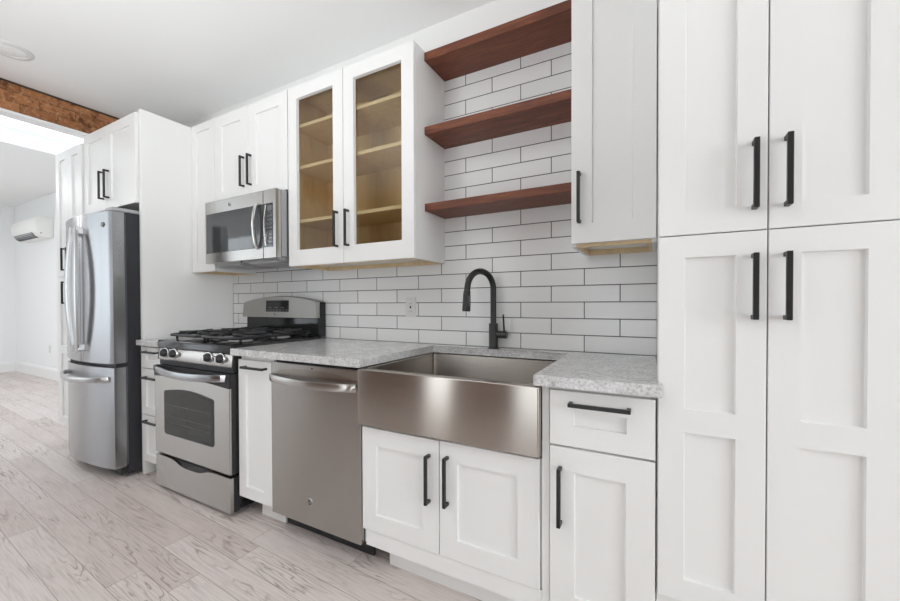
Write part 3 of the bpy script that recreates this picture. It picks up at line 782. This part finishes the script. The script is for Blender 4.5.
obj('handle', strip_bar(NB(), pts, .032, .018, up=(0, 0, 1)), M['satin'], fz, smooth=True)
obj('door_gap_trim', box(NB(), qx0+.012, qx1-.004, -.79, -.7225, .7325, .7555), M['dark'], FR)  # dark strip stands in for the shaded gap above the drawer
obj('kick_grille', box(NB(), qx0+.02, qx1-.02, -.76, -.7222, .022, .074), M['dark'], FR)
obj('hinge_cover', box(NB(), qx1-.11, qx1-.012, -.80, -.62, 1.7425, 1.768, .006), M['grey'], FR)
for sx in (qx0+.05, qx1-.05):
    for sy in (-.70, -.12): obj('foot', lathe(NB(), [(.022, 0), (.022, .014), (.010, .016), (.010, .031)], (sx, sy, 0), 'z', 14), M['rubber'], FR)

tag(obj('tall_panel', box(NB(), -3.0135, -2.9855, -.652, -.001, 0, 2.44, .0015), M['white']), 'tall white side panel standing between refrigerator and counter run', 'panel')
OF = thing('wall_cabinet', (-3.4, -.33, 1.83), 'deep white two-door cabinet above the refrigerator', 'cabinet')
YO = -.672
obj('body', box(NB(), -3.803, -3.0145, YO+.0205, -.001, 1.83, 2.43), M['white'], OF)
om = -3.43
for a, b, hx in ((-3.803, om, om-.043), (om, -3.0145, om+.037)):
    door(OF, a, b, 1.818, 2.42, YO, ('z', hx, 1.995, .20), st=.07)

LP = thing('pantry_cabinet', (-4.05, -.33, 0), 'tall white pantry cabinet at far left, beyond the refrigerator', 'cabinet')
YL = -.684; lx0, lx1, lm = -4.298, -3.806, -4.052
obj('body', box(NB(), lx0+.001, lx1-.001, YL+.0205, -.001, .16, 2.37), M['white'], LP)
obj('toe_kick', box(NB(), lx0+.02, lx1-.02, YL+.06, -.02, 0, .1595), M['kick'], LP)
for a, b, hx in ((lx0, lm, lm-.055), (lm, lx1, lm+.034)):
    door(LP, a, b, 1.366, 2.37, YL, ('z', hx, 1.50, .178))
    door(LP, a, b, .165, 1.366, YL, ('z', hx, 1.235, .178), panels=[(.23, .74), (.806, 1.30)])

# ------------------------------------------------------------------ ceiling lamp
DL = thing('ceiling_light', (-3.60, -1.12, ZC), 'round white recessed ceiling light near the brick header', 'ceiling light')
lc = (-3.53, -1.12)
obj('trim_ring', lathe(NB(), [(.105, 0), (.105, -.003), (.098, -.009), (.078, -.012), (.070, -.006), (.070, -.002)], (*lc, ZC-.0005), 'z', 40), M['plate'], DL, smooth=True)
obj('diffuser', lathe(NB(), [(.069, -.004), (.060, -.0075), (.02, -.0085)], (*lc, ZC-.0005), 'z', 40), M['lens'], DL, smooth=True)

# ------------------------------------------------------------------ split air conditioner and far-room fittings
A = thing('air_conditioner', (-8.33, .38, 2.145), 'white split air conditioner high on the far room wall', 'air conditioner')
acp = [(.3795, 2.155), (.3795, 2.444), (.25, 2.444), (.205, 2.432), (.178, 2.39), (.172, 2.33), (.185, 2.235), (.225, 2.172), (.28, 2.150)]
obj('casing', prism(NB(), acp, 'x', -8.93, -7.9, .01, 2), M['acw'], A, smooth=True)
obj('air_outlet', prism(NB(), [(.190, 2.220), (.187, 2.217), (.224, 2.166), (.262, 2.150), (.266, 2.156), (.228, 2.176)], 'x', -8.86, -8.08), M['rubber'], A)
bm = NB()
for k in range(3):
    t = k/2; box(bm, -8.84, -8.10, .190+.03*t, .193+.03*t, 2.196-.028*t, 2.216-.028*t)
obj('louver', bm, M['grey'], A)
obj('side_mark', lathe(NB(), [(.008, 0), (.006, .002)], (-7.8995, .24, 2.20), 'x', 12), M['dark'], A)
O2 = thing('wall_outlet', (-8.1, .379, .38), 'small white outlet low on the far room wall', 'outlet')
obj('cover_plate', box(NB(), -8.14, -8.07, .374, .3798, .40, .515, .002), M['plate'], O2)
obj('receptacle', box(NB(), -8.122, -8.088, .3715, .3745, .423, .492, .001), M['plate'], O2)
